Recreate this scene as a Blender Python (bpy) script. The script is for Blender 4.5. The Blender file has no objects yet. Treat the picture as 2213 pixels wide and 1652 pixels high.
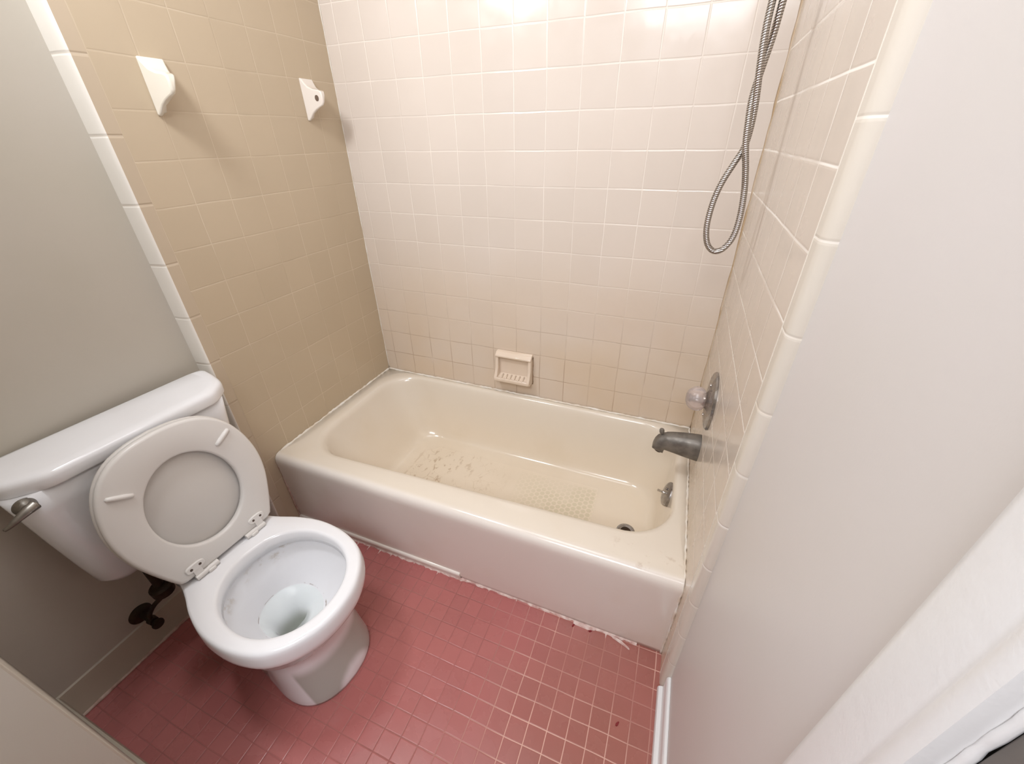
import bpy, bmesh, math, random
from mathutils import Vector, Matrix
random.seed(4)
COL = bpy.context.scene.collection
PI = math.pi
X1 = 1.4717          # right tiled wall plane
XP = 1.4915          # right painted wall plane
XL = -0.05           # left painted wall plane
T = 0.11             # wall tile pitch
CEIL = 2.42

# ------------------------------------------------------------------ helpers
def link(name, me, parent=None, mat=None, smooth=True):
    o = bpy.data.objects.new(name, me); COL.objects.link(o)
    if mat is not None: me.materials.append(mat)
    if smooth:
        for p in me.polygons: p.use_smooth = True
    if parent is not None: o.parent = parent
    return o
def obj(name, bm, mat, parent=None, smooth=True, angle=35):
    bmesh.ops.recalc_face_normals(bm, faces=bm.faces)
    me = bpy.data.meshes.new(name); bm.to_mesh(me); bm.free()
    o = link(name, me, parent, mat, smooth)
    if smooth and angle < 180:
        me.set_sharp_from_angle(angle=math.radians(angle))
    return o
def bevel(o, w, seg=3, angle=30):
    m = o.modifiers.new('bevel', 'BEVEL'); m.width = w; m.segments = seg
    m.limit_method = 'ANGLE'; m.angle_limit = math.radians(angle)
    for p in o.data.polygons: p.use_smooth = True
    return o
def subsurf(o, n=1):
    m = o.modifiers.new('sub', 'SUBSURF'); m.levels = n; m.render_levels = n
    return o
def thing(name, label, cat, loc=(0,0,0), rotz=0, group=None):
    o = bpy.data.objects.new(name, None); COL.objects.link(o)
    o.location = loc; o.rotation_euler = (0,0,rotz); o.empty_display_size = .05
    o['label'] = label; o['category'] = cat
    if group: o['group'] = group
    return o
def tag(o, label, cat, group=None):
    o['label'] = label; o['category'] = cat
    if group: o['group'] = group
    return o
def struct(o, label=None, cat=None):
    o['kind'] = 'structure'
    if label: o['label'] = label; o['category'] = cat
    return o
def box(bm, x0, x1, y0, y1, z0, z1):
    v = [bm.verts.new((x, y, z)) for x in (x0,x1) for y in (y0,y1) for z in (z0,z1)]
    for f in ((0,1,3,2),(4,6,7,5),(0,4,5,1),(2,3,7,6),(0,2,6,4),(1,5,7,3)):
        bm.faces.new([v[i] for i in f])
def bmbox(*a):
    bm = bmesh.new(); box(bm, *a); return bm
def prism(bm, pts, axis, a, b, taper=None):
    """extrude a 2-D outline along an axis; pts give the two other axes in order"""
    def P(p, t):
        if axis == 0: return (t, p[0], p[1])
        if axis == 1: return (p[0], t, p[1])
        return (p[0], p[1], t)
    A = [bm.verts.new(P(p, a)) for p in pts]
    B = [bm.verts.new(P(p, b)) for p in (taper or pts)]
    n = len(pts)
    bm.faces.new(A[::-1]); bm.faces.new(B)
    for i in range(n): bm.faces.new((A[i], A[(i+1)%n], B[(i+1)%n], B[i]))
def loft(bm, rings, cap0=True, cap1=True):
    R = [[bm.verts.new(p) for p in r] for r in rings]
    n = len(R[0])
    for a, b in zip(R, R[1:]):
        for i in range(n): bm.faces.new((a[i], a[(i+1)%n], b[(i+1)%n], b[i]))
    if cap0: bm.faces.new(R[0][::-1])
    if cap1: bm.faces.new(R[-1])
    return R
def lathe(bm, prof, origin, axis, seg=40):
    """prof = [(radius, distance along axis)]"""
    ax = Vector(axis).normalized(); u = ax.orthogonal().normalized(); w = ax.cross(u); o = Vector(origin)
    rings = []
    for r, h in prof:
        r = max(r, 1e-4)
        rings.append([o + ax*h + (u*math.cos(t)+w*math.sin(t))*r for t in [2*PI*i/seg for i in range(seg)]])
    loft(bm, rings)
def tube(bm, pts, r, seg=12, closed=False):
    pts = [Vector(p) for p in pts]; n = len(pts)
    rad = r if hasattr(r, '__len__') else [r]*n
    t0 = (pts[1]-pts[0]).normalized(); u = t0.orthogonal().normalized(); rings = []
    for i, p in enumerate(pts):
        t = (pts[min(i+1, n-1)]-pts[max(i-1, 0)]).normalized()
        u = (u - t*u.dot(t)).normalized(); w = t.cross(u)
        rings.append([p+(u*math.cos(a)+w*math.sin(a))*rad[i] for a in [2*PI*k/seg for k in range(seg)]])
    loft(bm, rings)
def spline(P, n=12):
    P = [Vector(p) for p in P]; P = [P[0]*2-P[1]]+P+[P[-1]*2-P[-2]]; out = []
    for i in range(1, len(P)-2):
        a, b, c, d = P[i-1:i+3]
        for k in range(n):
            t = k/n
            out.append(.5*((2*b)+(c-a)*t+(2*a-5*b+4*c-d)*t*t+(3*b-a-3*c+d)*t**3))
    out.append(P[-2]); return out
def rrect(x0, x1, y0, y1, r, n=8, rr=None):
    """rounded rectangle outline; rr = radii for (+x+y, -x+y, -x-y, +x-y)"""
    rr = rr or [r]*4; out = []
    for (cx, cy, a0), q in zip(((x1,y1,0),(x0,y1,PI/2),(x0,y0,PI),(x1,y0,1.5*PI)), rr):
        sx = -1 if cx == x1 else 1; sy = -1 if cy == y1 else 1
        for i in range(n+1):
            a = a0 + PI/2*i/n
            out.append((cx+sx*q+q*math.cos(a), cy+sy*q+q*math.sin(a)))
    return out
def resample(pts, n, closed=True):
    P = [Vector(p).to_3d() for p in pts]
    if closed: P = P+[P[0]]
    L = [0]
    for a, b in zip(P, P[1:]): L.append(L[-1]+(b-a).length)
    out = []; j = 0
    for i in range(n):
        s = L[-1]*i/n if closed else L[-1]*i/(n-1)
        while j < len(P)-2 and L[j+1] < s: j += 1
        d = L[j+1]-L[j]; out.append(P[j].lerp(P[j+1], (s-L[j])/d if d else 0))
    return out

# ------------------------------------------------------------------ materials
def new_mat(name, col=(.8,.8,.8), rough=.5, metal=0, spec=.5, coat=0):
    m = bpy.data.materials.new(name); m.use_nodes = True
    b = m.node_tree.nodes['Principled BSDF']
    b.inputs['Base Color'].default_value = (*col, 1); b.inputs['Roughness'].default_value = rough
    b.inputs['Metallic'].default_value = metal; b.inputs['Specular IOR Level'].default_value = spec
    b.inputs['Coat Weight'].default_value = coat; b.inputs['Coat Roughness'].default_value = .08
    return m
class NG:
    def __init__(s, m): s.m = m; s.t = m.node_tree; s.b = s.t.nodes['Principled BSDF']
    def n(s, kind, **k):
        x = s.t.nodes.new(kind)
        for a, b in k.items(): setattr(x, a, b)
        return x
    def l(s, a, b): s.t.links.new(a, b)
    def put(s, sock, v):
        if hasattr(v, 'is_output') or isinstance(v, bpy.types.NodeSocket): s.l(v, sock)
        else: sock.default_value = v
    def math(s, op, a, b=0, c=0, clamp=False):
        x = s.n('ShaderNodeMath', operation=op, use_clamp=clamp)
        s.put(x.inputs[0], a); s.put(x.inputs[1], b); s.put(x.inputs[2], c); return x.outputs[0]
    def pos(s):
        g = s.n('ShaderNodeNewGeometry'); x = s.n('ShaderNodeSeparateXYZ'); s.l(g.outputs['Position'], x.inputs[0]); return x.outputs
    def posv(s): return s.n('ShaderNodeNewGeometry').outputs['Position']
    def noise(s, scale, detail=3, rough=.5, vec=None, out='Fac'):
        x = s.n('ShaderNodeTexNoise'); x.inputs['Scale'].default_value = scale; x.inputs['Detail'].default_value = detail
        x.inputs['Roughness'].default_value = rough; s.l(vec if vec is not None else s.posv(), x.inputs['Vector']); return x.outputs[out]
    def ramp(s, v, lo, hi, a=0., b=1.):
        x = s.n('ShaderNodeMapRange', interpolation_type='SMOOTHSTEP'); s.put(x.inputs['Value'], v)
        x.inputs['From Min'].default_value = lo; x.inputs['From Max'].default_value = hi
        x.inputs['To Min'].default_value = a; x.inputs['To Max'].default_value = b; return x.outputs[0]
    def mix(s, f, a, b):
        x = s.n('ShaderNodeMix', data_type='RGBA'); s.put(x.inputs[0], f)
        for k, v in ((6, a), (7, b)): s.put(x.inputs[k], (*v, 1) if isinstance(v, tuple) and len(v) == 3 else v)
        return x.outputs[2]
    def bump(s, h, strength=.5, dist=.002):
        x = s.n('ShaderNodeBump'); x.inputs['Strength'].default_value = strength; x.inputs['Distance'].default_value = dist
        s.l(h, x.inputs['Height']); s.l(x.outputs[0], s.b.inputs['Normal']); return x
    def line(s, co, off, pitch):
        """distance in metres to the nearest grout line along one axis, and cell id"""
        a = s.math('DIVIDE', s.math('SUBTRACT', co, off), pitch)
        r = s.math('ROUND', a); d = s.math('MULTIPLY', s.math('ABSOLUTE', s.math('SUBTRACT', a, r)), pitch)
        return d, s.math('FLOOR', a)

def tile_mat(name, uax, uoff, zoff, pitch, base, grout, dark, hw=.0013, upitch=None, rough=.12, dirt=None,
             vax='Z', only_v=False, groutvis=.75, darkrange=None, groutnoise=5., edge=.004, var=.04, bstr=.55, lumpy=.35, fade=None):
    m = new_mat(name, base, rough); g = NG(m); p = g.pos()
    wob = g.math('MULTIPLY', g.math('SUBTRACT', g.noise(7, 1), .5), .005)
    u = g.math('ADD', p[uax], wob); v = g.math('ADD', p[vax], wob)
    dv, iv = g.line(v, zoff, pitch)
    if only_v: d = dv; iu = iv
    else:
        du, iu = g.line(u, uoff, upitch or pitch); d = g.math('MINIMUM', du, dv)
    lin = g.ramp(d, hw*.5, hw*1.6, 1, 0)                    # 1 on the grout
    vis = g.ramp(g.noise(groutnoise, 2), .35, .62, .25, 1)
    if fade:   # upright joints fade out away from the edge
        fd = g.ramp(p['Y'], fade[0], fade[1], 1, fade[2])
        isrow = g.math('LESS_THAN', dv, hw*1.7)
        vis = g.math('MULTIPLY', vis, g.math('MAXIMUM', fd, isrow))
    lin2 = g.math('MULTIPLY', g.math('MULTIPLY', lin, vis), groutvis)
    # each tile slightly different
    cmb = g.n('ShaderNodeCombineXYZ'); g.l(iu, cmb.inputs[0]); g.l(iv, cmb.inputs[1])
    wn = g.n('ShaderNodeTexWhiteNoise'); g.l(cmb.outputs[0], wn.inputs['Vector'])
    vv = g.math('MULTIPLY_ADD', wn.outputs['Value'], var, 1-var/2)
    hsv = g.n('ShaderNodeHueSaturation'); hsv.inputs['Color'].default_value = (*base, 1); g.l(vv, hsv.inputs['Value'])
    col = hsv.outputs[0]
    cloud = g.ramp(g.noise(2.2, 3), .35, .7)
    col = g.mix(g.math('MULTIPLY', cloud, .16), col, tuple(c*.86*k for c, k in zip(base, (1, .97, .9))))
    gcol = grout
    if darkrange:     # grout turns brown and grimy low on the wall
        f = g.ramp(p['Z'], darkrange[0], darkrange[1], 1, 0)
        f = g.math('MULTIPLY', f, g.ramp(g.noise(7, 3), .25, .5, .25, 1))
        gcol = g.mix(f, grout, dark)
        # yellow film low down
        ff = g.math('MULTIPLY', g.ramp(p['Z'], darkrange[0], darkrange[1]+.1, 1, 0), g.ramp(g.noise(3.1, 3), .25, .7, .35, .8))
        col = g.mix(ff, col, tuple(c*k for c, k in zip(base, (.97, .85, .68))))
    else:
        gcol = g.mix(g.ramp(g.noise(4.3, 3), .5, .66), grout, dark)
    if dirt: col = dirt(g, p, col)
    col = g.mix(lin2, col, gcol)
    g.l(col, g.b.inputs['Base Color'])
    h = g.ramp(d, hw*.6, hw+edge, 0, 1)
    h = g.math('ADD', h, g.math('MULTIPLY', g.noise(16, 2), lumpy))
    tilt = g.math('MULTIPLY', wn.outputs['Value'], .3)
    g.bump(g.math('ADD', h, tilt), bstr, .0016)
    g.l(g.math('MULTIPLY_ADD', lin, .5, g.ramp(g.noise(12, 3), .3, .8, rough, rough+.14)), g.b.inputs['Roughness'])
    return m

def paint_mat(name, col, rough=.45, blotch=.06, scale=2.5, tint=None, bump=.15):
    m = new_mat(name, col, rough); g = NG(m)
    c = g.mix(g.math('MULTIPLY', g.ramp(g.noise(scale, 4), .3, .75), 1.), col, tint or tuple(x*(1-blotch*2) for x in col))
    g.l(c, g.b.inputs['Base Color'])
    h = g.math('ADD', g.noise(60, 3), g.math('MULTIPLY', g.noise(350, 2), .4)); g.bump(h, bump, .0008)
    return m

TILE = (.70, .565, .44)
zoff = 1.685 % T
def back_dirt(g, p, col):
    return col
tile_back = tile_mat('tile_glaze_back', 'X', .0537, zoff, T, (.70, .62, .55), (.86, .79, .71), (.36, .23, .14), darkrange=(.40, 1.15), hw=.0010, groutvis=.85, edge=.0025, bstr=.38)
tile_left = tile_mat('tile_glaze_left_shaded', 'Y', 0., zoff, T, (.555, .452, .325), (.70, .60, .46), (.45, .36, .25), hw=.0010, groutvis=.62, var=.04, edge=.0022, bstr=.22, groutnoise=3.5)  # same glaze as the back wall, its shade put into a darker colour
tile_right = tile_mat('tile_glaze_right', 'Y', -.78 % T, zoff, T, (.68, .60, .52), (.98, .94, .88), (.95, .88, .78), hw=.0016, groutvis=.95, darkrange=(.2, .6), var=.04, bstr=.25, rough=.16, fade=(-.74, -.5, .45))
bull_left_m = tile_mat('bullnose_glaze_left_lit', 'Y', 0., 1.412 % .153, .153, (.86, .82, .75), (.60, .52, .42), (.55, .45, .35), only_v=True, hw=.0012, groutvis=.8)  # light on the outward side face put into a paler colour
strip_left_m = tile_mat('edge_tile_left_shaded', 'Y', 0., 1.412 % .153, .153, (.55, .45, .335), (.68, .58, .45), (.42, .32, .22), only_v=True, hw=.0012, groutvis=.8)  # edge strip carries the same painted shade as the left tiles
bull_right_m = tile_mat('bullnose_glaze_right', 'Y', 0., 1.409 % .1405, .1405, (.70, .645, .565), (.96, .92, .86), (.85, .78, .68), only_v=True, hw=.0014, groutvis=.95, bstr=.3)

def floor_dirt(g, p, col):
    return col
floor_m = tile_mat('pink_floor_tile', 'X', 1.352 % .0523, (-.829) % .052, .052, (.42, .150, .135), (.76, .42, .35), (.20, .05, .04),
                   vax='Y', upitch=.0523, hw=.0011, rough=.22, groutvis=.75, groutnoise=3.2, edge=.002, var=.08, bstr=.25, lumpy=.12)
def refine_floor():
    g = NG(floor_m)
    # grout is pale in the open corner by the tub and dark near the toilet
    base_sock = g.b.inputs['Base Color'].links[0].from_node      # final mix node
    p = g.pos()
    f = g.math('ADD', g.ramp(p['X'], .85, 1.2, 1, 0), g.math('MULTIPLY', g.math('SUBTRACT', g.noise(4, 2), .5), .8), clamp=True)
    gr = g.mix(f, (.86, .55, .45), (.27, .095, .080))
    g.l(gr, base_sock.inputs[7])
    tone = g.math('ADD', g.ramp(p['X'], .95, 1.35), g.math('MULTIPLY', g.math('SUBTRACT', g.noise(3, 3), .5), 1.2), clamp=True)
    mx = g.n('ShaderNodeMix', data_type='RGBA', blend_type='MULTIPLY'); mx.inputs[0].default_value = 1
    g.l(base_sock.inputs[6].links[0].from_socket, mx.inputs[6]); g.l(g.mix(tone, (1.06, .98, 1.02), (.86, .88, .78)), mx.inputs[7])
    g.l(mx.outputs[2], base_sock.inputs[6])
refine_floor()

wall_paint = paint_mat('wall_paint_beige', (.54, .495, .43), .5, .03, tint=(.51, .47, .395))
wall_paint_r = paint_mat('wall_paint_pale', (.71, .675, .67), .42, .03, 1.8, tint=(.69, .665, .635))
trim_white = paint_mat('trim_gloss_white', (.84, .84, .84), .3, .02, bump=.35)
base_paint = paint_mat('baseboard_paint', (.52, .455, .36), .35, .05, bump=.1)
ceil_m = paint_mat('ceiling_paint', (.8, .78, .74), .7, .02)
door_m = paint_mat('door_paint_grey', (.17, .15, .135), .5, .08, 6)
grey_jamb = paint_mat('jamb_paint_grey', (.22, .205, .19), .5, .05)

caulk_early = paint_mat('pale_grout', (.90, .85, .77), .5, .06, 14)
def china(name, col, tint):
    m = new_mat(name, col, .12, coat=.3); g = NG(m)
    c = g.mix(g.ramp(g.noise(5, 4), .4, .75), col, tint); g.l(c, g.b.inputs['Base Color'])
    g.bump(g.noise(18, 2), .12, .002); return m
porcelain = china('toilet_porcelain', (.88, .88, .90), (.85, .845, .86))
seat_m = new_mat('seat_plastic', (.75, .72, .69), .28)
lid_m = new_mat('lid_plastic', (.67, .635, .60), .32)
hinge_m = new_mat('hinge_plastic', (.78, .75, .72), .3)
screw_m = new_mat('hole_dark', (.09, .06, .045), .5)
china_beige = china('beige_ceramic', (.78, .65, .53), (.74, .61, .48))
china_white = china('white_ceramic', (.82, .77, .67), (.80, .74, .62))
chrome = new_mat('chrome', (.62, .60, .58), .13, metal=1)
def worn(name, c1, c2, rough=.4, metal=.75):
    m = new_mat(name, c1, rough, metal=metal); g = NG(m)
    g.l(g.mix(g.ramp(g.noise(30, 4), .35, .7), c1, c2), g.b.inputs['Base Color'])
    g.l(g.ramp(g.noise(45, 3), .3, .7, rough-.08, rough+.15), g.b.inputs['Roughness'])
    g.bump(g.noise(60, 3), .2, .001); return m
nickel = worn('tarnished_nickel', (.24, .22, .195), (.15, .135, .12), .48, .65)
plate_m = worn('dull_chrome_plate', (.40, .38, .36), (.27, .25, .24), .25, .9)
bronze = worn('dark_corroded_metal', (.035, .022, .014), (.06, .035, .02), .6, .5)
lever_m = worn('dull_lever_metal', (.30, .28, .25), (.16, .14, .12), .3, .9)
caulk = paint_mat('white_caulk', (.84, .80, .73), .5, .12, 25, tint=(.72, .62, .50))
caulk_dirty = paint_mat('dirty_caulk', (.66, .52, .44), .6, .1, 40, tint=(.42, .24, .19))
red_m = new_mat('red_flake', (.22, .012, .015), .6)

def tub_mat():
    base = (.77, .69, .585)
    m = new_mat('cream_tub_enamel', base, .16, coat=.25); g = NG(m); p = g.pos()
    pv = g.posv()
    # yellower deep in the basin, light put into a paler apron colour
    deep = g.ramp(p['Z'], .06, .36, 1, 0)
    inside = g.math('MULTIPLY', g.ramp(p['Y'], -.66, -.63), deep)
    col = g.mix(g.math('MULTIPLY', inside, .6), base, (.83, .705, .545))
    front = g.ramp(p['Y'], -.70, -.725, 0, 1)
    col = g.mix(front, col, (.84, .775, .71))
    col = g.mix(g.math('MULTIPLY', g.ramp(g.noise(3.5, 4), .5, .8), .3), col, (.70, .58, .42))
    sm = g.math('MULTIPLY', g.ramp(g.noise(16, 4, .7), .56, .66), g.math('MULTIPLY', g.ramp(p['Z'], .362, .368), g.math('MULTIPLY', g.ramp(p['X'], 1.25, 1.3), g.ramp(p['Y'], -.62, -.65))))
    col = g.mix(g.math('MULTIPLY', sm, .3), col, (.42, .28, .18))
    onfloor = g.ramp(p['Z'], .066, .0735, 1, 0)
    def band(s, a, b, soft=.02):
        return g.math('MULTIPLY', g.ramp(s, a, a+soft), g.ramp(s, b-soft, b, 1, 0))
    # worn non-slip texture: hexagonal dots towards the drain
    hexm = g.n('ShaderNodeMapping'); hexm.inputs['Scale'].default_value = (1, 1.0, 0); g.l(pv, hexm.inputs['Vector'])
    S = .024
    def hexdist(ox, oy):
        ux = g.math('DIVIDE', g.math('SUBTRACT', p['X'], ox), S*1.732); uy = g.math('DIVIDE', g.math('SUBTRACT', p['Y'], oy), S)
        fx = g.math('MULTIPLY', g.math('SUBTRACT', ux, g.math('ROUND', ux)), S*1.732)
        fy = g.math('MULTIPLY', g.math('SUBTRACT', uy, g.math('ROUND', uy)), S)
        return g.math('SQRT', g.math('ADD', g.math('MULTIPLY', fx, fx), g.math('MULTIPLY', fy, fy)))
    hd = g.math('MINIMUM', hexdist(0, 0), hexdist(S*.866, S*.5))
    dots = g.ramp(hd, .0088, .0112, 1, 0)
    reg = g.math('MULTIPLY', g.math('MULTIPLY', band(p['X'], .80, 1.165, .015), band(p['Y'], -.50, -.17)), onfloor)
    fade = g.ramp(p['X'], .78, 1.0, .25, 1)
    patch = g.ramp(g.noise(6, 2), .36, .56, .3, 1)
    dotf = g.math('MULTIPLY', g.math('MULTIPLY', g.math('MULTIPLY', dots, reg), fade), patch)
    col = g.mix(g.math('MULTIPLY', dotf, .6), col, (.58, .52, .34))
    # brown cracked grime at the sloping end
    reg2 = g.math('MULTIPLY', g.math('MULTIPLY', g.ramp(p['X'], .50, .82, 1, 0), g.ramp(p['X'], .275, .29)), g.math('MULTIPLY', band(p['Y'], -.53, -.15), onfloor))
    st = g.n('ShaderNodeMapping'); st.inputs['Scale'].default_value = (1.6, .75, 0); g.l(pv, st.inputs['Vector'])
    nz = g.noise(24, 5, .7, st.outputs[0]); nz2 = g.noise(7, 2, .5)
    grime = g.math('MULTIPLY', g.ramp(nz, .55, .61), g.ramp(nz2, .42, .54))
    vor = g.n('ShaderNodeTexVoronoi', feature='DISTANCE_TO_EDGE'); vor.inputs['Scale'].default_value = 22
    wv = g.n('ShaderNodeMix', data_type='VECTOR'); wv.inputs[0].default_value = .06; g.l(pv, wv.inputs[4]); g.l(g.noise(9, 3, out='Color'), wv.inputs[5])
    g.l(wv.outputs[1], vor.inputs['Vector'])
    crack = g.math('MULTIPLY', g.ramp(vor.outputs['Distance'], .008, .03, 1, 0), g.ramp(g.noise(8, 3), .50, .62))
    lx = g.math('ABSOLUTE', g.math('SUBTRACT', p['X'], g.math('MULTIPLY_ADD', g.noise(20, 2), .012, .30)))
    streak = g.math('MULTIPLY', g.math('MULTIPLY', g.ramp(lx, .002, .006, 1, 0), band(p['Y'], -.44, -.20)), g.ramp(g.noise(30, 3), .38, .5))
    gr = g.math('MAXIMUM', g.math('MAXIMUM', grime, g.math('MULTIPLY', crack, .7)), streak)
    gr = g.math('MULTIPLY', g.math('MULTIPLY', gr, reg2), .75)
    col = g.mix(gr, col, (.38, .24, .12))
    g.l(col, g.b.inputs['Base Color'])
    mat_area = g.math('MULTIPLY', g.math('MULTIPLY', band(p['X'], .28, 1.17), band(p['Y'], -.53, -.15)), onfloor)
    g.l(g.math('MULTIPLY_ADD', mat_area, .3, .17), g.b.inputs['Roughness'])
    g.bump(g.math('ADD', g.math('MULTIPLY', g.noise(9, 2), .8), g.math('MULTIPLY', dotf, -.3)), .12, .003)
    return m
tub_m = tub_mat()

# ------------------------------------------------------------------ room shell
YN = -1.487   # inner face of the near wall
YR = -2.6
def shell(name, a, mat): return struct(obj(name, bmbox(*a), mat, smooth=False))
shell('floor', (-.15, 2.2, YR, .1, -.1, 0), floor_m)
shell('ceiling', (-.15, 2.2, YR, .1, CEIL, CEIL+.1), ceil_m)
wb = shell('wall_back', (-.15, 1.65, 0, .1, 0, CEIL), tile_back)
wl = shell('wall_left', (-.15, XL, YR, -.0, 0, CEIL), wall_paint)
wr = shell('wall_right', (XP, 1.62, -1.318, -.0, 0, CEIL), wall_paint_r)
bm = bmesh.new(); prism(bm, [(XL, YN-.115), (.617, YN-.115), (.62, YN-.11), (.62, -1.4975), (.6185, -1.4955), (.616, -1.4945), (XL, YN)], 2, 0, CEIL)
struct(obj('wall_near', bm, wall_paint, angle=20))
shell('wall_rear', (-.15, 2.2, YR-.1, YR, 0, CEIL), wall_paint_r)
# left tile surround: field, edge strip, bullnose return
f = struct(obj('wall_left_tiles', bmbox(XL, 0, -.77, 0, 0, CEIL), tile_left, smooth=False))
f = obj('edge_tiles', bmbox(XL, -.0002, -.802, -.77, 0, CEIL), strip_left_m, f, smooth=False)
f = f.parent
bm = bmesh.new()
pr = [(XL, -.802), (-.0002, -.802), (-.001, -.8045), (-.004, -.8065), (-.010, -.8085), (-.024, -.8105), (XL, -.813)]
prism(bm, pr, 2, 0, CEIL)
obj('bullnose_edge', bm, bull_left_m, f, angle=60)
# right tile surround
f = struct(obj('wall_right_tiles', bmbox(X1, XP, -.78, 0, 0, CEIL), tile_right, smooth=False))
obj('joint_strip', bmbox(X1-.0006, X1+.001, -.7818, -.7788, 0, CEIL), caulk_early, f, smooth=False)
bm = bmesh.new()
pr = [(XP+.0, -.78), (X1-.0003, -.78)] + [(XP-.0198*math.cos(a), -.802-.02*math.sin(a)) for a in [PI/2*i/8 for i in range(9)]]
prism(bm, pr, 2, 0, CEIL)
obj('bullnose_edge', bm, bull_right_m, f, angle=60)
# coved caulk in the two back corners
def corner_bead(x, sgn, w, mat, name):
    bm = bmesh.new(); rings = []
    n = 60
    for i in range(n+1):
        z = .37 + (CEIL-.37)*i/n; k = w*(.6+.7*random.random())
        rings.append([(x, 0, z), (x+sgn*k, 0, z), (x+sgn*k*.35, -k*.35, z), (x, -k, z)])
    loft(bm, rings); return struct(obj(name, bm, mat, angle=180))
stain_caulk = paint_mat('stained_corner_caulk', (.66, .53, .40), .5, .1, 12, tint=(.48, .33, .18))
corner_bead(X1, -1, .0045, stain_caulk, 'trim_4')
corner_bead(0, 1, .003, caulk, 'trim_5')
# baseboards
bm = bmesh.new(); prism(bm, [(XL, 0), (-.041, 0), (-.0435, .006), (-.0445, .10), (-.046, .112), (XL, .116)], 1, YN, -.80)
bb = obj('baseboard_left', bm, base_paint); struct(bb)
bm = bmesh.new(); tube(bm, [(-.042, y, .003) for y in [YN+(-.83-YN)*i/40 for i in range(41)]], [.004+.0025*random.random() for _ in range(41)], 8)
obj('caulk_bead', bm, caulk_dirty, bb, angle=180)
bm = bmesh.new(); prism(bm, [(YN-.012, 0), (YN+.006, 0), (YN+.006, .10), (YN+.003, .115), (YN-.012, .115)], 0, XL, .612)
struct(obj('baseboard_near', bm, base_paint))
bm = bmesh.new(); prism(bm, [(XP, 0), (1.4665, 0), (1.4665, .010), (1.4685, .017), (1.474, .021), (1.479, .0225), (1.4805, .026), (1.4805, .070), (1.4815, .077), (1.4845, .082), (1.489, .084), (XP, .084)], 1, -1.262, -.822)
bbr = obj('baseboard_right', bm, trim_white); struct(bbr); bevel(bbr, .001, 2)
# door casing, jamb and door leaf at the near end of the right wall
bm = bmesh.new()
prism(bm, [(XP, -1.262), (1.4800, -1.262), (1.4782, -1.2635), (1.4780, -1.268), (1.4780, -1.305), (1.4790, -1.3075), (1.4780, -1.310), (1.4780, -1.316), (1.4800, -1.3215), (1.486, -1.3235), (XP, -1.3235)], 2, 0, 2.08)
cas = obj('trim_1', bm, trim_white, angle=50); struct(cas)
bm = bmesh.new(); box(bm, 1.48, 1.62, -1.3215, -1.318, 0, 2.06); struct(obj('trim_2', bm, grey_jamb))
bm = bmesh.new()
pts = [(1.4935, -1.3243+.0005*math.sin(k*.9), .0+2.05*k/260) for k in range(261)]
rd = random.Random(3); tube(bm, pts, [.0029+.0008*rd.random() for _ in pts], 8)
struct(obj('trim_3', bm, trim_white, angle=180))
d = bpy.data.objects.new('door_1', None); COL.objects.link(d); d['kind'] = 'structure'
lf = obj('door_leaf', bmbox(1.4955, 1.53, -2.12, -1.3268, .01, 2.04), door_m, d, smooth=False); bevel(lf, .0012, 2)
shell('wall_hall', (1.534, 1.65, YR, -1.34, 0, CEIL), wall_paint_r)

# ------------------------------------------------------------------ bathtub
tub = thing('bathtub', 'cream enamel alcove bathtub with worn non-slip bottom between the tiled walls', 'bathtub', (0,0,0))
E0, E1, B0 = .0008, X1-.0008, -.0008
def ring(x0, x1, y0, y1, r, z, rr=None): return [(x, y, z) for x, y in rrect(x0, x1, y0, y1, r, 12, rr)]
R = []
for z, yf in ((0, -.719), (.02, -.7205), (.10, -.7225), (.2, -.726), (.29, -.7305), (.325, -.7325), (.340, -.7328), (.352, -.7305), (.361, -.7255), (.3675, -.717), (.370, -.706)):
    R.append(ring(E0, E1, yf, B0, .003, z))
for x0, x1, y0, y1, r, z in (
    (.052, 1.441, -.662, -.021, .165, .3700), (.060, 1.4355, -.654, -.0255, .16, .3688), (.068, 1.431, -.646, -.030, .155, .3650),
    (.075, 1.4275, -.639, -.034, .152, .3580), (.081, 1.4255, -.634, -.0375, .15, .348), (.086, 1.424, -.631, -.0405, .15, .335), (.108, 1.4205, -.624, -.0495, .148, .29),
    (.150, 1.413, -.613, -.064, .145, .21), (.190, 1.405, -.601, -.078, .14, .14), (.212, 1.399, -.592, -.0865, .135, .110), (.226, 1.393, -.583, -.094, .13, .0935),
    (.242, 1.383, -.572, -.104, .125, .0820), (.262, 1.368, -.556, -.118, .115, .0750), (.29, 1.345, -.53, -.142, .10, .0715), (.33, 1.30, -.49, -.18, .08, .0695), (.45, 1.20, -.40, -.27, .05, .068)):
    rg = ring(x0, x1, y0, y1, r, z); out = []
    for (x, y, zz) in rg:      # the front deck widens towards the drain end
        f = max(0, min(1, (x-.25)/1.0)); g_ = max(0, min(1, (-.25-y)/.30)); w_ = max(0, min(1, (z-.07)/.15))
        out.append((x, y+.040*f*g_*w_, zz))
    R.append(out)
bm = bmesh.new(); loft(bm, R)
obj('shell', bm, tub_m, tub, angle=180)
bm = bmesh.new()
prism(bm, [(-.716, 0), (-.7240, 0), (-.7245, .016), (-.7280, .022), (-.7285, .028), (-.7265, .033), (-.7215, .036), (-.716, .036)], 0, .0, .765)
o = obj('apron_ledge', bm, tub_m, tub); bevel(o, .002, 2)
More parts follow.
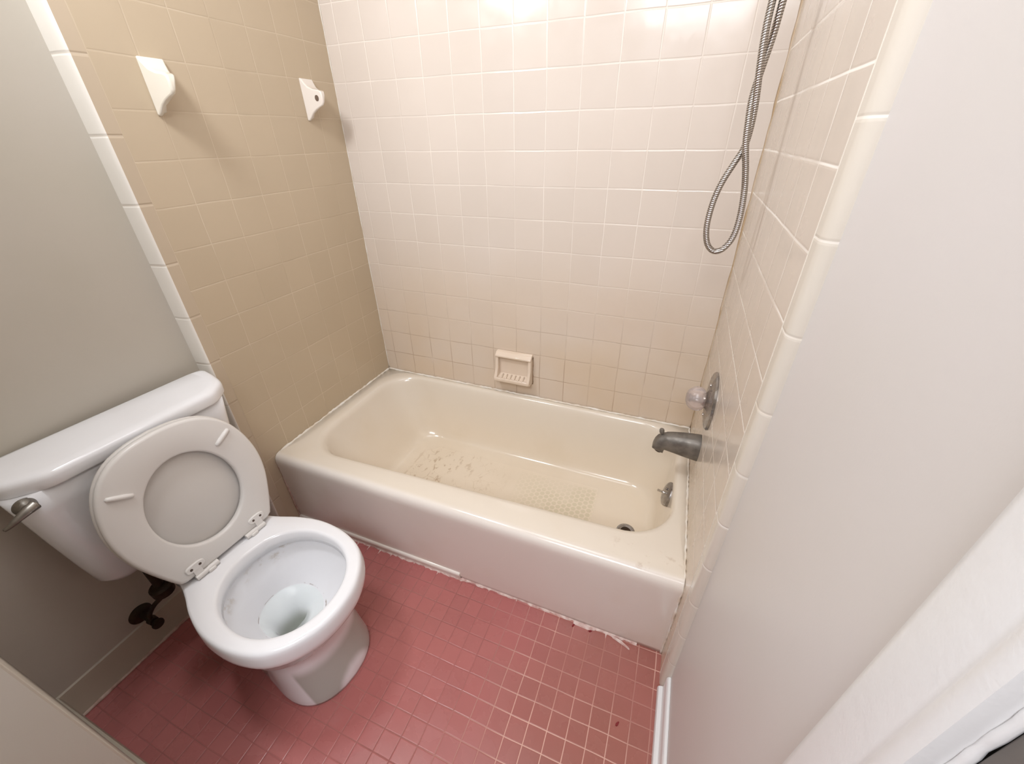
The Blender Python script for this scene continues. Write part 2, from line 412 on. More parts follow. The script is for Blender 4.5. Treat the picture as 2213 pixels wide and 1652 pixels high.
# caulk along the rim
def bead(pts, r0, r1, name, mat, seg=8, flat=1.):
    bm = bmesh.new(); P = []
    for a, b in zip(pts, pts[1:]):
        n = max(2, int((Vector(b)-Vector(a)).length/.012))
        P += [Vector(a).lerp(Vector(b), i/n) for i in range(n)]
    P.append(Vector(pts[-1]))
    P = [p+Vector((random.uniform(-1,1), random.uniform(-1,1), random.uniform(-1,1)))*.0012 for p in P]
    tube(bm, P, [random.uniform(r0, r1) for _ in P], seg)
    return obj(name, bm, mat, tub, angle=180)
bead([(.004, -.70, .369), (.003, -.35, .371), (.004, -.006, .372)], .003, .0065, 'caulk_bead', caulk)
bead([(.004, -.0065, .372), (.7, -.006, .372), (X1-.004, -.0065, .372)], .003, .0055, 'caulk_bead', caulk)
bead([(X1-.004, -.004, .371), (X1-.003, -.4, .371), (X1-.003, -.70, .370), (X1-.003, -.728, .350), (X1-.003, -.731, .25), (X1-.002, -.726, .12), (X1-.002, -.720, .002)], .0026, .0044, 'caulk_bead', caulk)
bead([(.002, -.729, .33), (.002, -.725, .1), (.002, -.722, .01)], .002, .004, 'caulk_bead', caulk_dirty)
# ragged caulk against the floor, with smears running out along the grout lines
bm = bmesh.new(); rnd = random.Random(7)
x = .02
ragged = []
while x < 1.40:
    y0 = -.720 if x > .77 else -.7245
    w = rnd.uniform(.0006, .0042) if not (.98 < x < 1.03 or .88 < x < .91) else .001
    ragged.append((x, y0, w)); x += rnd.uniform(.006, .012)
rings = [[(x, y+.004, .0), (x, y+.004, .006+w*.4), (x, y-w*.5, .0045), (x, y-w*1.6, .0003)] for x, y, w in ragged]
loft(bm, rings)
k = 1.352 % .0523
while k < 1.40:
    if .3 < k and rnd.random() < .75:
        L = rnd.uniform(.006, .020); w = rnd.uniform(.0012, .0022)
        y0 = -.720 if k > .77 else -.7245
        loft(bm, [[(k-w*2, y0, 0), (k-w, y0, .002), (k+w, y0, .002), (k+w*2, y0, 0)], [(k-w, y0-L*.5, 0), (k-w*.5, y0-L*.5, .001), (k+w*.5, y0-L*.5, .001), (k+w, y0-L*.5, 0)], [(k-.0004, y0-L, 0), (k-.0002, y0-L, .0004), (k+.0002, y0-L, .0004), (k+.0004, y0-L, 0)]])
    k += .0523
# the big curled flake of caulk near the right end
loft(bm, [[(1.315, -.724, .001), (1.318, -.724, .006), (1.325, -.728, .005), (1.322, -.730, .001)], [(1.345, -.731, .002), (1.348, -.731, .008), (1.353, -.737, .007), (1.350, -.739, .002)], [(1.372, -.741, .001), (1.373, -.741, .004), (1.377, -.745, .003), (1.376, -.747, .001)]])
loft(bm, [[(1.19, -.721, .0), (1.19, -.721, .007), (1.192, -.728, .005), (1.192, -.731, .0)], [(1.24, -.721, .0), (1.24, -.721, .006), (1.24, -.729, .004), (1.24, -.733, .0)], [(1.262, -.721, .0), (1.262, -.721, .004), (1.263, -.725, .003), (1.263, -.727, .0)]])
obj('caulk_bead', bm, paint_mat('floor_caulk', (.80, .66, .60), .6, .2, 60, tint=(.52, .30, .26)), tub, angle=40)
# drain and overflow
dr = thing('bathtub_drain', 'round dark drain in the bottom of the tub near the spout end', 'drain', (1.300, -.350, .0695))
bm = bmesh.new(); lathe(bm, [(0, .001), (.020, .001), (.024, .003), (.030, .0045), (.034, .003), (.0355, 0), (.0355, -.004)], (0,0,0), (0,0,1)); obj('flange', bm, plate_m, dr)
bm = bmesh.new(); lathe(bm, [(.0195, -.001), (.0195, .0016)], (0,0,0), (0,0,1)); obj('strainer', bm, bronze, dr)
ov = thing('overflow_plate', 'round chrome overflow plate with trip lever on the inner end of the tub', 'overflow plate', (1.4150, -.335, .300))
axo = Vector((-.955, -.06, .28)).normalized()
bm = bmesh.new(); lathe(bm, [(.044, -.012), (.0445, .001), (.043, .005), (.036, .009), (.024, .0115), (.008, .0125), (0, .0125)], (0,0,0), axo); obj('plate', bm, plate_m, ov)
bm = bmesh.new(); tube(bm, [Vector((0,0,0))+axo*t for t in (.010, .018, .019, .037, .038)], [.0055, .0045, .0036, .0045, .0025], 14); obj('trip_lever', bm, chrome, ov)
for dz in (.022, -.022):
    bm = bmesh.new(); lathe(bm, [(.0042, .006), (.004, .0115), (.002, .0125), (0, .0125)], (0,0,dz), axo, 14); obj('screw', bm, plate_m, ov)

# ------------------------------------------------------------------ tub spout
sp = thing('tub_spout', 'tarnished grey tub spout with pull-up diverter knob on the right tiled wall', 'spout', (X1, -.335, .532))
bm = bmesh.new(); rings = []
# sections along -x: (x, z centre, half height, half width)
for x, zt, zb, hw in ((0, .0405, -.0475, .034), (-.004, .041, -.048, .0345), (-.03, .0388, -.0440, .0335), (-.06, .0352, -.0392, .031), (-.085, .0310, -.0352, .0285), (-.1025, .0265, -.0325, .0268), (-.1045, .0258, -.0490, .0262), (-.118, .0195, -.0450, .0245), (-.128, .0105, -.0415, .0225), (-.1350, -.002, -.0390, .019), (-.1385, -.015, -.0375, .0155), (-.1400, -.026, -.0368, .011)):
    zc, hh = (zt+zb)/2, (zt-zb)/2
    r = []
    for i in range(32):
        a = 2*PI*i/32; c, s = math.cos(a), math.sin(a)
        yy = hw*math.copysign(abs(c)**.8, c); zz = hh*math.copysign(abs(s)**.8, s)
        r.append((x, yy, zc+zz))
    rings.append(r)
loft(bm, rings)
o = obj('body', bm, nickel, sp, angle=60)
bm = bmesh.new(); lathe(bm, [(.0135, -.002), (.0135, .0006), (0, .0006)], (-.1195, 0, -.0452), (-.28, 0, -1), 24); obj('outlet', bm, screw_m, sp)
bm = bmesh.new(); lathe(bm, [(.0035, .0), (.0035, .012), (.0065, .013), (.0078, .017), (.0078, .024), (.006, .028), (0, .029)], (-.117, 0, .013), (-.15, 0, 1), 20); obj('diverter_knob', bm, nickel, sp)

# ------------------------------------------------------------------ shower valve
vl = thing('shower_valve', 'round chrome valve plate with clear ribbed ball knob above the tub spout', 'faucet', (X1, -.328, .705))
bm = bmesh.new(); lathe(bm, [(.0885, 0), (.089, .003), (.086, .0075), (.075, .0115), (.055, .0145), (.030, .0165), (.024, .019), (.0, .019)], (0,0,0), (-1,0,0), 64); obj('escutcheon', bm, plate_m, vl)
bm = bmesh.new(); lathe(bm, [(.017, .017), (.0165, .030), (.013, .033), (.0, .033)], (0,0,0), (-1,0,0), 32); obj('stem_collar', bm, chrome, vl)
for dz in (.052, -.052):
    bm = bmesh.new(); lathe(bm, [(.0055, .012), (.0052, .0165), (.003, .018), (0, .018)], (0,0,dz), (-1,0,0), 16); obj('screw', bm, chrome, vl)
acr = new_mat('clear_acrylic', (.80, .70, .66), .22, spec=.6); acr.node_tree.nodes['Principled BSDF'].inputs['Transmission Weight'].default_value = .7
acr.node_tree.nodes['Principled BSDF'].inputs['IOR'].default_value = 1.46
bm = bmesh.new(); rings = []
for r, h in ((.012, .0175), (.021, .0185), (.0285, .023), (.0330, .030), (.0350, .038), (.0350, .046), (.0330, .054), (.0285, .0625), (.0215, .0695), (.012, .0735), (.001, .0745)):
    rg = []
    for i in range(60):
        a = 2*PI*i/60; k = 1.07*r*(1-.06*(0.5+.5*math.cos(a*10)) * (1 if h < .062 else .3))
        rg.append((-h, k*math.cos(a), k*math.sin(a)))
    rings.append(rg)
loft(bm, rings); obj('knob', bm, acr, vl, angle=180)
bm = bmesh.new(); lathe(bm, [(.006, .03), (.006, .052), (.0085, .054), (.0085, .058), (0, .058)], (0,0,0), (-1,0,0), 16); obj('knob_core', bm, new_mat('knob_core_grey', (.35, .31, .30), .3, metal=.5), vl)

# ------------------------------------------------------------------ shower hose
hs = thing('shower_hose', 'metal spiral shower hose hanging in a twisted loop beside the right tiled wall', 'shower hose', (1.40, -.335, 1.14))
def hose_mat():
    m = new_mat('spiral_hose_metal', (.48, .44, .40), .22, metal=.95); g = NG(m)
    p = g.pos(); 
    w = g.n('ShaderNodeTexWave', wave_type='BANDS', bands_direction='Z', wave_profile='SIN'); w.inputs['Scale'].default_value = 75; w.inputs['Distortion'].default_value = 0
    mp = g.n('ShaderNodeMapping'); mp.inputs['Rotation'].default_value = (.0, .35, 0); g.l(g.posv(), mp.inputs['Vector']); g.l(mp.outputs[0], w.inputs['Vector'])
    g.l(g.mix(w.outputs['Fac'], (.17, .15, .135), (.62, .58, .54)), g.b.inputs['Base Color'])
    g.bump(w.outputs['Fac'], .6, .0012); return m
hm = hose_mat()
o3 = Vector(hs.location)
A = [(1.4125,-.318,1.95),(1.402,-.322,1.84),(1.384,-.330,1.72),(1.3795,-.335,1.613),(1.3800,-.340,1.56),(1.3845,-.344,1.51),(1.3925,-.338,1.45),(1.3955,-.328,1.40),(1.392,-.326,1.365),(1.379,-.330,1.335),(1.3640,-.335,1.300),(1.3550,-.335,1.265),(1.3510,-.335,1.225),(1.3525,-.335,1.188),(1.3620,-.335,1.157),(1.3790,-.335,1.142),(1.3960,-.335,1.146),(1.4100,-.335,1.165),(1.4170,-.335,1.19),(1.4185,-.335,1.23),(1.4140,-.335,1.28),(1.4050,-.340,1.325),(1.3935,-.345,1.37),(1.3880,-.344,1.41),(1.3845,-.335,1.46),(1.3900,-.326,1.51),(1.3960,-.322,1.56),(1.3975,-.335,1.613),(1.400,-.348,1.70),(1.412,-.352,1.80),(1.424,-.352,1.93)]
bm = bmesh.new(); tube(bm, [Vector(p)-o3 for p in spline(A, 8)], .0070, 16); obj('flexible_tube', bm, hm, hs, angle=180)
bm = bmesh.new()
tube(bm, [Vector(p)-o3 for p in ((X1, -.335, 1.98), (1.45, -.335, 1.985), (1.43, -.335, 1.975), (1.415, -.335, 1.955))], .010, 16); obj('shower_arm', bm, chrome, hs)
bm = bmesh.new(); tube(bm, [Vector(p)-o3 for p in ((1.4135, -.305, 1.955), (1.4135, -.365, 1.955))], .014, 16); obj('bracket', bm, chrome, hs)
bm = bmesh.new(); lathe(bm, [(.03, 0), (.028, .006), (.012, .010), (0, .010)], Vector((X1, -.335, 1.98))-o3, (-1,0,0)); obj('flange', bm, chrome, hs)

# ------------------------------------------------------------------ soap dish
sd = thing('soap_dish', 'beige ceramic soap dish with ribbed tray on the back tiled wall', 'soap dish', (.7075, .0015, .512))
bm = bmesh.new()
W = .084
box(bm, -W+.003, W-.003, -.012, 0, -.071, .070)                     # back plate
prism(bm, [(0, .074), (0, .050), (-.026, .046), (-.034, .050), (-.035, .057), (-.020, .071)], 0, -W, W)   # hood
for s in (-1, 1):
    a, b = sorted((s*W, s*(W-.014)))
    prism(bm, [(0, .066), (-.030, .050), (-.033, .0), (-.046, -.030), (-.056, -.045), (-.056, -.058), (-.044, -.068), (0, -.072)], 0, a, b)
prism(bm, [(0, -.030), (-.016, -.040), (-.044, -.046), (-.052, -.042), (-.057, -.047), (-.056, -.060), (-.044, -.069), (0, -.073)], 0, -W+.004, W-.004)
o = obj('body', bm, china_beige, sd); bevel(o, .0045, 3, 25)
for i in range(6):
    bm = bmesh.new(); x = -.050+i*.020
    tube(bm, [(x, -.020, -.0385), (x, -.044, -.0435), (x, -.054, -.0425)], [.003, .0036, .002], 8); obj('drain_rib', bm, china_beige, sd, angle=180)
bm = bmesh.new(); rings = []
for i in range(14):                                             # grubby caulk down one side and below
    z = .060-i*.0105; k = random.uniform(.002, .0045)
    rings.append([(W-.001, 0, z), (W-.001, -.004, z), (W+k*.6, -.002, z), (W+k, 0, z)])
loft(bm, rings); obj('caulk_bead', bm, paint_mat('brown_caulk', (.22, .12, .05), .7, .2, 50), sd, angle=180)

# ------------------------------------------------------------------ towel bar holders
def holder(loc, wide, mat, hole, label):
    t = thing('towel_bar_holder', label, 'towel bar holder', loc, 0, 'ceramic towel bar holders on the left tiled wall')
    prof = [(0, .062), (.007, .060), (.013, .050), (.024, .037), (.040, .029), (.058, .026), (.067, .022), (.070, .012), (.070, -.008), (.066, -.017), (.054, -.023), (.040, -.030), (.026, -.040), (.015, -.052), (.009, -.060), (0, -.062)]
    prof = [(x*1.12, z) for x, z in prof]
    bm = bmesh.new(); n = len(prof)
    def yf(x, z): return -wide/2+wide*(1-.55*min(1, x/.072))*(1 if z > .022 else 1-.82*min(1, (.022-z)/.07))
    A = [bm.verts.new((x, -wide/2+.10*x, z)) for x, z in prof]; B = [bm.verts.new((x, yf(x, z), z)) for x, z in prof]
    bm.faces.new(A); bm.faces.new(B[::-1])
    for i in range(n): bm.faces.new((A[i], B[i], B[(i+1)%n], A[(i+1)%n]))
    o = obj('bracket', bm, mat, t, angle=40); bevel(o, .005, 3, 50)
    if hole < 0:
        bm = bmesh.new(); L = [(.057+.0075*math.cos(a), .003+.0088*math.sin(a)) for a in [2*PI*i/24 for i in range(24)]]
        y = -wide/2+.10*.057
        prism(bm, L, 1, y-.0012, y+.004)
        q = obj('bar_socket', bm, new_mat('socket_shadow', (.15, .10, .07), .8), t, angle=40)
        q['label'] = 'dark bar socket hole'
    return t
holder((-.001, -.6385, 1.5155), .067, china_white, 1, 'cream ceramic towel bar holder on the left tiled wall nearer the toilet')
holder((-.001, -.140, 1.5165), .060, china('pinkish_ceramic', (.80, .73, .66), (.78, .71, .63)), -1, 'cream ceramic towel bar holder with dark socket hole beside the back wall corner')

# ------------------------------------------------------------------ toilet  (local +x points away from the wall)
YAW = math.radians(-3.5)
tl = thing('toilet', 'white two-piece toilet with seat and lid raised against the tank', 'toilet', (XL+.0175, -1.075, 0), YAW)
N = 96
def egg(xb, xf, xm, w, nb=2.6, nf=2.05, z=0, dense=240):
    pts = []
    for i in range(dense):
        a = 2*PI*i/dense; c, s = math.cos(a), math.sin(a)
        n = nf if c > 0 else nb; L = (xf-xm) if c > 0 else (xm-xb)
        pts.append((xm+L*math.copysign(abs(c)**(2/n), c), w*math.copysign(abs(s)**(2/n), s), 0))
    return [(p.x, p.y, z) for p in resample(pts, N)]
def outline(tab, z, grow=0., dense=8):
    # tab: (x, half width) from the back to the tip
    P = spline([(x, w, 0) for x, w in tab], dense)
    half = [(p.x, max(0, p.y)) for p in P][::-1]                      # tip -> back
    full = half + [(x, -w) for x, w in half[::-1]]
    cx = .45
    out = [((x-cx)*(1+grow/.25)+cx, w*(1+grow/.17), 0) for x, w in full]
    out = [p for i, p in enumerate(out) if i == 0 or (Vector(p)-Vector(out[i-1])).length > 1e-5]
    return [(p.x, p.y, z) for p in resample(out, N)]
TOP = [(.150,.0),(.151,.090),(.158,.114),(.20,.120),(.25,.126),(.30,.141),(.36,.166),(.43,.184),(.495,.187),(.555,.179),(.61,.159),(.653,.122),(.683,.072),(.694,.030),(.696,0)]
def S(tab, kx0, kx1, kw):   # scale outline between ends
    a, b = tab[0][0], tab[-1][0]
    return [(kx0+(x-a)/(b-a)*(kx1-kx0), w*kw) for x, w in tab]
bm = bmesh.new(); R = []
BASE = [(.175,.0),(.176,.075),(.185,.098),(.26,.104),(.36,.110),(.44,.122),(.52,.132),(.58,.122),(.622,.090),(.644,.045),(.650,0)]
def BS(kx0, kx1, kw, z): return outline(S(BASE, kx0, kx1, kw), z)
R += [BS(.175, .648, 1, 0), BS(.174, .649, 1.005, .012), BS(.178, .645, .99, .03), BS(.182, .634, .97, .07), BS(.185, .622, .955, .12), BS(.187, .616, .955, .155), BS(.187, .616, .965, .185),
      BS(.184, .624, 1.0, .213), BS(.182, .640, 1.05, .243), BS(.17, .664, 1.22, .277), outline(S(TOP, .158, .684, .94), .305), outline(S(TOP, .153, .696, .99), .322),
      outline(S(TOP, .151, .702, 1.015), .336), outline(S(TOP, .150, .7035, 1.02), .350), outline(S(TOP, .150, .701, 1.013), .370), outline(S(TOP, .1505, .699, 1.006), .381), outline(S(TOP, .153, .6945, .99), .3875), outline(S(TOP, .158, .688, .96), .3895)]
R += [egg(.330, .671, .508, .157, 2.2, 2.1, .3900), egg(.336, .664, .508, .150, 2.2, 2.1, .3885), egg(.340, .660, .508, .1465, 2.2, 2.1, .383), egg(.342, .658, .508, .145, 2.2, 2.1, .368), egg(.342, .658, .508, .145, 2.2, 2.1, .348),
      egg(.335, .666, .508, .153, 2.2, 2.1, .3445), egg(.328, .672, .508, .160, 2.2, 2.1, .343), egg(.326, .674, .508, .162, 2.2, 2.1, .334), egg(.329, .670, .506, .158, 2.2, 2.1, .32), egg(.344, .650, .500, .140, 2.2, 2.1, .285), egg(.354, .624, .492, .122, 2.2, 2.1, .25),
      egg(.362, .585, .470, .098, 2.1, 2.1, .220), egg(.368, .540, .450, .075, 2.1, 2.1, .198), egg(.376, .497, .435, .059, 2.1, 2.1, .180), egg(.385, .460, .422, .047, 2.3, 2.3, .163), egg(.389, .444, .418, .040, 2.5, 2.5, .135), egg(.389, .44, .416, .038, 2.5, 2.5, .09)]
loft(bm, R)
bowl_mat = china('bowl_porcelain', (.88, .88, .90), (.85, .845, .86))
def bowl_stain_shade():
    g = NG(bowl_mat); col = g.b.inputs['Base Color'].links[0].from_socket; p = g.pos()
    # rust-brown stains under the rim at the back of the bowl and a waterline ring
    nz = g.ramp(g.noise(22, 4, .65), .50, .68)
    hz = g.math('MULTIPLY', g.ramp(p['Z'], .285, .315), g.ramp(p['Z'], .335, .345, 1, 0))
    hx = g.math('MULTIPLY', g.ramp(p['X'], .34, .40, 1, 0), g.ramp(p['X'], .28, .31))
    st = g.math('MULTIPLY', g.math('MULTIPLY', nz, hz), g.math('MULTIPLY', hx, .5))
    col = g.mix(st, col, (.42, .32, .19))
    ring_ = g.math('MULTIPLY', g.ramp(g.math('ABSOLUTE', g.math('SUBTRACT', p['Z'], .2065)), .0006, .0016, 1, 0), g.ramp(g.noise(16, 3), .53, .57))
    inb = g.math('MULTIPLY', g.ramp(p['X'], .33, .335), g.ramp(p['X'], .60, .61, 1, 0))
    lowy = g.math('MULTIPLY', g.ramp(g.math('ABSOLUTE', g.math('ADD', p['Y'], 1.108)), .11, .115, 1, 0), inb)
    col = g.mix(g.math('MULTIPLY', g.math('MULTIPLY', ring_, lowy), .75), col, (.30, .22, .17))
    dark = g.math('MULTIPLY', g.ramp(p['Z'], .12, .165, 1, 0), lowy)  # shade down the trap hole put into the colour
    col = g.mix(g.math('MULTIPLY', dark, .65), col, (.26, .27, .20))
    g.l(col, g.b.inputs['Base Color'])
bowl_stain_shade()
bowl = obj('bowl', bm, bowl_mat, tl, angle=180)
# trapway bulge on the side of the pedestal
water = new_mat('bowl_water', (.90, .95, .93), .02, spec=.5); wb_ = water.node_tree.nodes['Principled BSDF']
wb_.inputs['Transmission Weight'].default_value = 1; wb_.inputs['IOR'].default_value = 1.33
bm = bmesh.new(); r_ = egg(.3665, .549, .455, .0795, 2.1, 2.1, .2045); bm.faces.new([bm.verts.new(p) for p in r_]); obj('water', bm, water, tl)
for s in (1, -1):
    bm = bmesh.new(); lathe(bm, [(.013, 0), (.0125, .008), (.009, .014), (0, .016)], (.30, s*.118, .001), (0,0,1), 20); obj('bolt_cap', bm, porcelain, tl)
# tank
bm = bmesh.new(); R = []
def trr(x0, x1, w, r, z): return [(x, y, z) for x, y in rrect(x0, x1, -w-.024, w-.016, r, 8)]
for z, x0, x1, w, r in ((.395, .045, .105, .135, .03), (.398, .036, .120, .162, .035), (.407, .030, .132, .182, .045), (.430, .026, .140, .195, .045), (.50, .022, .146, .204, .042), (.60, .017, .152, .215, .038), (.70, .013, .156, .225, .035), (.757, .012, .158, .230, .03)):
    R.append(trr(x0, x1, w, r, z))
loft(bm, R); tank = obj('tank', bm, porcelain, tl, angle=180)
# tank lid with clipped front corners
def lidring(g, z):
    P = [(.004-g*.0, .258+g), (.004, -.274-g), (.080, -.266-g), (.128+g*.7, -.244-g*.8), (.170+g, -.182-g*.3), (.170+g, .180+g*.3), (.128+g*.7, .232+g*.8), (.080, .246+g)]
    # round the corners
    out = []
    n = len(P)
    for i in range(n):
        p, a, b = Vector(P[i]), Vector(P[i-1]), Vector(P[(i+1)%n])
        d = min(.02, (a-p).length*.4, (b-p).length*.4)
        s, e = p+(a-p).normalized()*d, p+(b-p).normalized()*d
        for k in range(5):
            t = k/4; out.append(s*(1-t)**2+p*2*t*(1-t)+e*t*t)
    return [(q.x, q.y, z) for q in out]
bm = bmesh.new()
loft(bm, [lidring(-.006, .7555), lidring(-.001, .757), lidring(0, .760), lidring(0, .779), lidring(-.002, .786), lidring(-.006, .7905), lidring(-.012, .793), lidring(-.03, .794)])
obj('tank_lid', bm, porcelain, tl, angle=180)
# flush lever
lv = bpy.data.objects.new('flush_lever', None); COL.objects.link(lv); lv.parent = tl; lv.location = (.1565, -.232, .742)
bm = bmesh.new(); lathe(bm, [(.019, -.001), (.0185, .006), (.014, .012), (.012, .018), (0, .020)], (0,0,0), (1,0,0), 28); obj('escutcheon', bm, lever_m, lv)
bm = bmesh.new(); P = [(.016, .012, .002), (.021, -.003, .0), (.023, -.014, -.003), (.024, -.025, -.007), (.023, -.036, -.012), (.020, -.045, -.016)]
tube(bm, spline(P, 6), [.0115-.008*(i/30) for i in range(31)], 14); obj('handle', bm, lever_m, lv, angle=180)
# seat and lid, raised and leaning on the tank
TH = math.radians(10)
seat_root = (.274, 0, .403)
def to_plane(y, s, n):   # s up along the seat, n towards the room
    c, q = math.cos(TH), math.sin(TH)
    return Vector((seat_root[0]-s*q+n*c, y, seat_root[2]+s*c+n*q))
SO = [(0,-.004),(.118,-.004),(.132,.003),(.140,.020),(.159,.070),(.177,.130),(.184,.185),(.181,.235),(.168,.288),(.143,.336),(.104,.371),(.053,.389),(0,.394)]
def seat_outline(off=0., n=96):
    P = spline([(y, s, 0) for y, s in SO[2:]], 8); P = [Vector((0,-.004,0)), Vector((.118,-.004,0))]+P
    full = [(p.x, p.y) for p in P]+[(-p.x, p.y) for p in P[::-1]]
    out = []
    for y, s in full: out.append((y*(1+off/.19), .195+(s-.195)*(1+off/.2), 0))
    out = [p for i, p in enumerate(out) if i == 0 or (Vector(p)-Vector(out[i-1])).length > 1e-5][:-1]
    return [(p.x, p.y) for p in resample(out, n)]
def seat_hole(off=0., n=96):
    pts = []
    for i in range(240):
        a = -PI/2+2*PI*i/240; c, q = math.cos(a), math.sin(a)
        h = .128 if q > 0 else .134
        pts.append(((.109+off)*c*(1-.04*q), .186+(h+off)*q, 0))
    return [(p.x, p.y) for p in resample(pts, n)]
bm = bmesh.new()
def P3(L, n): return [tuple(to_plane(y, s, n)) for y, s in L]
rings = [P3(seat_outline(-.004), .000), P3(seat_outline(0), .004), P3(seat_outline(0), .014), P3(seat_outline(-.003), .018), P3(seat_outline(-.008), .0195),
         P3(seat_hole(.006), .0195), P3(seat_hole(.002), .018), P3(seat_hole(0), .014), P3(seat_hole(.0), .004), P3(seat_hole(.004), .0)]
V = [[bm.verts.new(p) for p in r] for r in rings]
for a, b in zip(V, V[1:]+V[:1]):
    for i in range(96): bm.faces.new((a[i], a[(i+1)%96], b[(i+1)%96], b[i]))
seat = obj('seat', bm, seat_m, tl, angle=180)
for sy in (-1, 1):
    bm = bmesh.new(); d = Vector((sy*.021, .0115))
    rr = [to_plane(sy*.121+d.x*t, .295+d.y*t, .0205) for t in (-1.1, -1, -.5, 0, .5, 1, 1.1)]
    tube(bm, rr, [.001, .0050, .0062, .0062, .0062, .0052, .001], 12); obj('bumper', bm, hinge_m, seat, angle=180)
bm = bmesh.new()
loft(bm, [P3(seat_outline(-.004), -.016), P3(seat_outline(.001), -.013), P3(seat_outline(.002), -.005), P3(seat_outline(-.001), -.0015)])
obj('seat_lid', bm, lid_m, tl, angle=180)
for s in (1, -1):
    h = bpy.data.objects.new('hinge', None); COL.objects.link(h); h.parent = tl
    yc = s*.089
    bm = bmesh.new(); L = []
    for i in range(24):
        a = 2*PI*i/24; c, q = math.cos(a), math.sin(a); L.append((yc+.0235*math.copysign(abs(c)**.75, c), .024+.0105*math.copysign(abs(q)**.75, q)))
    loft(bm, [P3(L, .0195), P3(L, .0240), P3([(yc+(y-yc)*.95, .024+(t-.024)*.9) for y, t in L], .0255)])
    pts_ = [(yc-.010, -.010), (yc+.010, -.010), (yc+.010, .018), (yc-.010, .018)]
    loft(bm, [P3(pts_, .016), P3(pts_, .0245)])
    obj('hinge_plate', bm, hinge_m, h, angle=50)
    for dy in (-.011, .011):
        bm = bmesh.new(); a_ = to_plane(yc+dy, .024, .0252); nrm = (to_plane(0, 0, 1)-to_plane(0, 0, 0))
        lathe(bm, [(.0036, 0), (.0036, .0007), (0, .0008)], a_, nrm, 14); obj('screw_hole', bm, screw_m, h)
    A_ = to_plane(yc+s*.012, -.009, .0205); B_ = to_plane(s*.042, -.009, .0205)
    bm = bmesh.new(); tube(bm, [A_, B_], .0080, 16); obj('hinge_barrel', bm, hinge_m, h)
    a0, a1 = sorted((s*.053, s*.074))
    bm = bmesh.new(); box(bm, B_.x-.009, B_.x+.011, a0, a1, .3885, .4005); o = obj('hinge_post', bm, hinge_m, h); bevel(o, .004, 3)

# ------------------------------------------------------------------ water supply stop
ss = thing('supply_stop', 'dark corroded water supply valve and tube on the wall behind the toilet', 'valve', (XL, -1.262, .150))
bm = bmesh.new(); lathe(bm, [(.031, 0), (.0305, .003), (.024, .009), (.012, .011), (0, .011)], (0,0,0), (1,0,0)); obj('escutcheon', bm, bronze, ss)
bm = bmesh.new(); tube(bm, [(.005,0,0), (.045,0,0), (.050,0,0), (.068,0,0)], [.009,.009,.013,.012], 18); obj('valve_body', bm, bronze, ss)
bm = bmesh.new(); tube(bm, [(.066,0,0), (.082,0,0)], [.006,.006], 12); lathe(bm, [(.015, 0), (.016, .003), (.015, .008), (0, .009)], (.080,0,0), (1,0,0), 20); obj('handle', bm, bronze, ss)
bm = bmesh.new(); tube(bm, spline([(.056, .0, .008), (.060, .004, .03), (.078, .020, .062), (.100, .040, .088), (.110, .048, .112)], 6), .0065, 12); obj('supply_tube', bm, bronze, ss, angle=180)
bm = bmesh.new(); lathe(bm, [(.0, .098), (.014, .099), (.027, .106), (.029, .132), (.024, .138), (.012, .141), (.012, .248), (0, .249)], (.110, .048, 0), (0,0,1), 20); obj('coupling_nut', bm, bronze, ss)

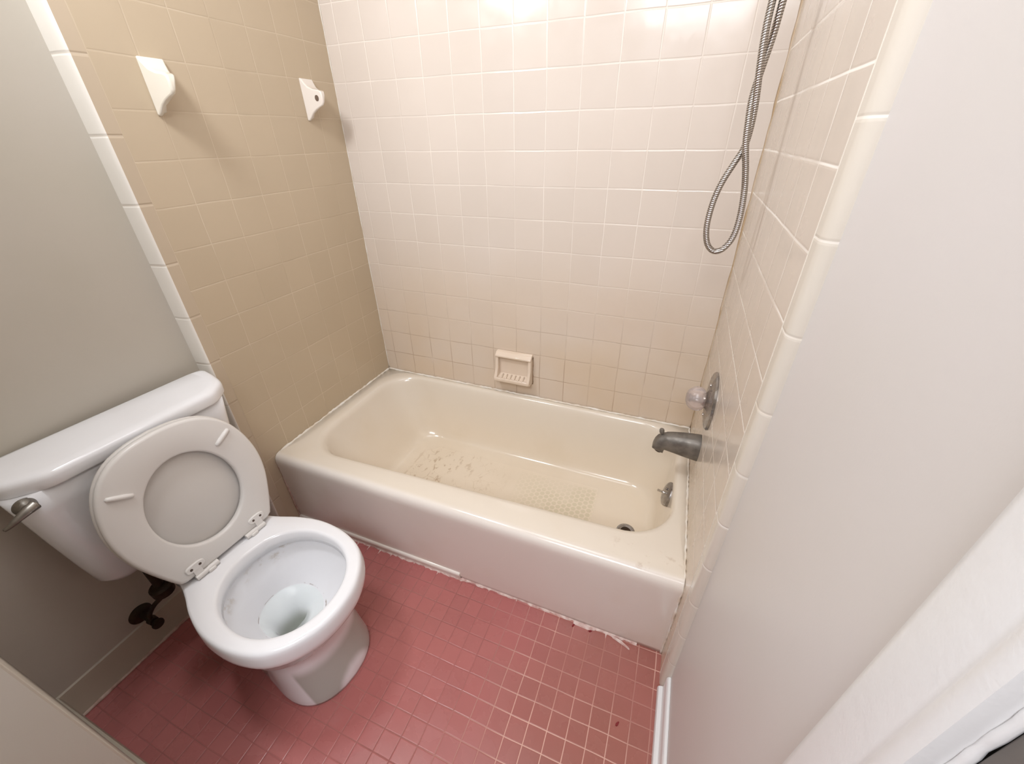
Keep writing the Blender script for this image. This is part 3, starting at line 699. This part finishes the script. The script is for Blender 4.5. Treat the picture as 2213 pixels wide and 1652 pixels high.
# ------------------------------------------------------------------ small red flakes on the floor
def flake(x, y, s, rot, label):
    bm = bmesh.new(); n = 9; r = random.Random(int(x*1000))
    top = [(s*(.5+r.random()*.6)*math.cos(2*PI*i/n), s*.45*(.5+r.random()*.6)*math.sin(2*PI*i/n)) for i in range(n)]
    loft(bm, [[(a, b, 0) for a, b in top], [(a*.85, b*.85, .0015+.001*r.random()) for a, b in top]])
    o = obj('paint_flake', bm, red_m, None, smooth=False); o.location = (x, y, .0002); o.rotation_euler = (0, 0, rot)
    tag(o, label, 'paint flake', 'dark red flakes on the pink floor')
flake(1.193, -.736, .009, 1.2, 'dark red flake on the pink floor at the tub, left of the other one there')
flake(1.250, -.734, .009, .4, 'dark red flake on the pink floor at the tub beside the curled white caulk')
flake(1.372, -.951, .0085, 1.0, 'dark red flake on the pink floor tiles near the right baseboard')

# ------------------------------------------------------------------ camera
Rw = ((.9301872, .36678972, -.01473367), (.17716615, -.48372653, -.85710023), (-.32150262, .79465335, -.51493895))
right, down, fwd = (Vector(r) for r in Rw)
cam = bpy.data.cameras.new('camera'); co = bpy.data.objects.new('camera', cam); COL.objects.link(co)
M = Matrix((right, -down, -fwd)).transposed().to_4x4(); M.translation = Vector((1.2955, -1.4948, 1.3944)); co.matrix_world = M
cam.sensor_fit = 'HORIZONTAL'; cam.sensor_width = 36; cam.lens = 36*880.1347/2213; cam.clip_start = .01
bpy.context.scene.camera = co

# ------------------------------------------------------------------ light
def area(name, loc, target, sx, sy, energy, col):
    l = bpy.data.lights.new(name, 'AREA'); l.shape = 'RECTANGLE'; l.size = sx; l.size_y = sy; l.energy = energy; l.color = col
    o = bpy.data.objects.new(name, l); COL.objects.link(o); o.location = loc
    o.rotation_euler = (Vector(target)-Vector(loc)).to_track_quat('-Z', 'Y').to_euler(); return o
area('vanity_light', (.29, -1.15, 2.15), (.86, -.50, 1.60), .26, .26, 12, (.95, .975, 1.015))
area('ceiling_fill', (.95, -.95, 2.40), (.95, -.95, 0), .6, .6, 4.5, (.95, .975, 1.02))  # added overhead fill
area('hall_fill', (1.25, -2.3, 2.28), (1.0, -.2, .1), 1.0, .5, 29, (.94, .97, 1.025))  # added fill from behind the camera, source unseen
w = bpy.data.worlds.new('world'); bpy.context.scene.world = w; w.use_nodes = True
w.node_tree.nodes['Background'].inputs[0].default_value = (.95, .98, 1, 1); w.node_tree.nodes['Background'].inputs[1].default_value = .3
sc = bpy.context.scene
sc.view_settings.view_transform = 'Standard'; sc.view_settings.look = 'None'; sc.view_settings.exposure = 0
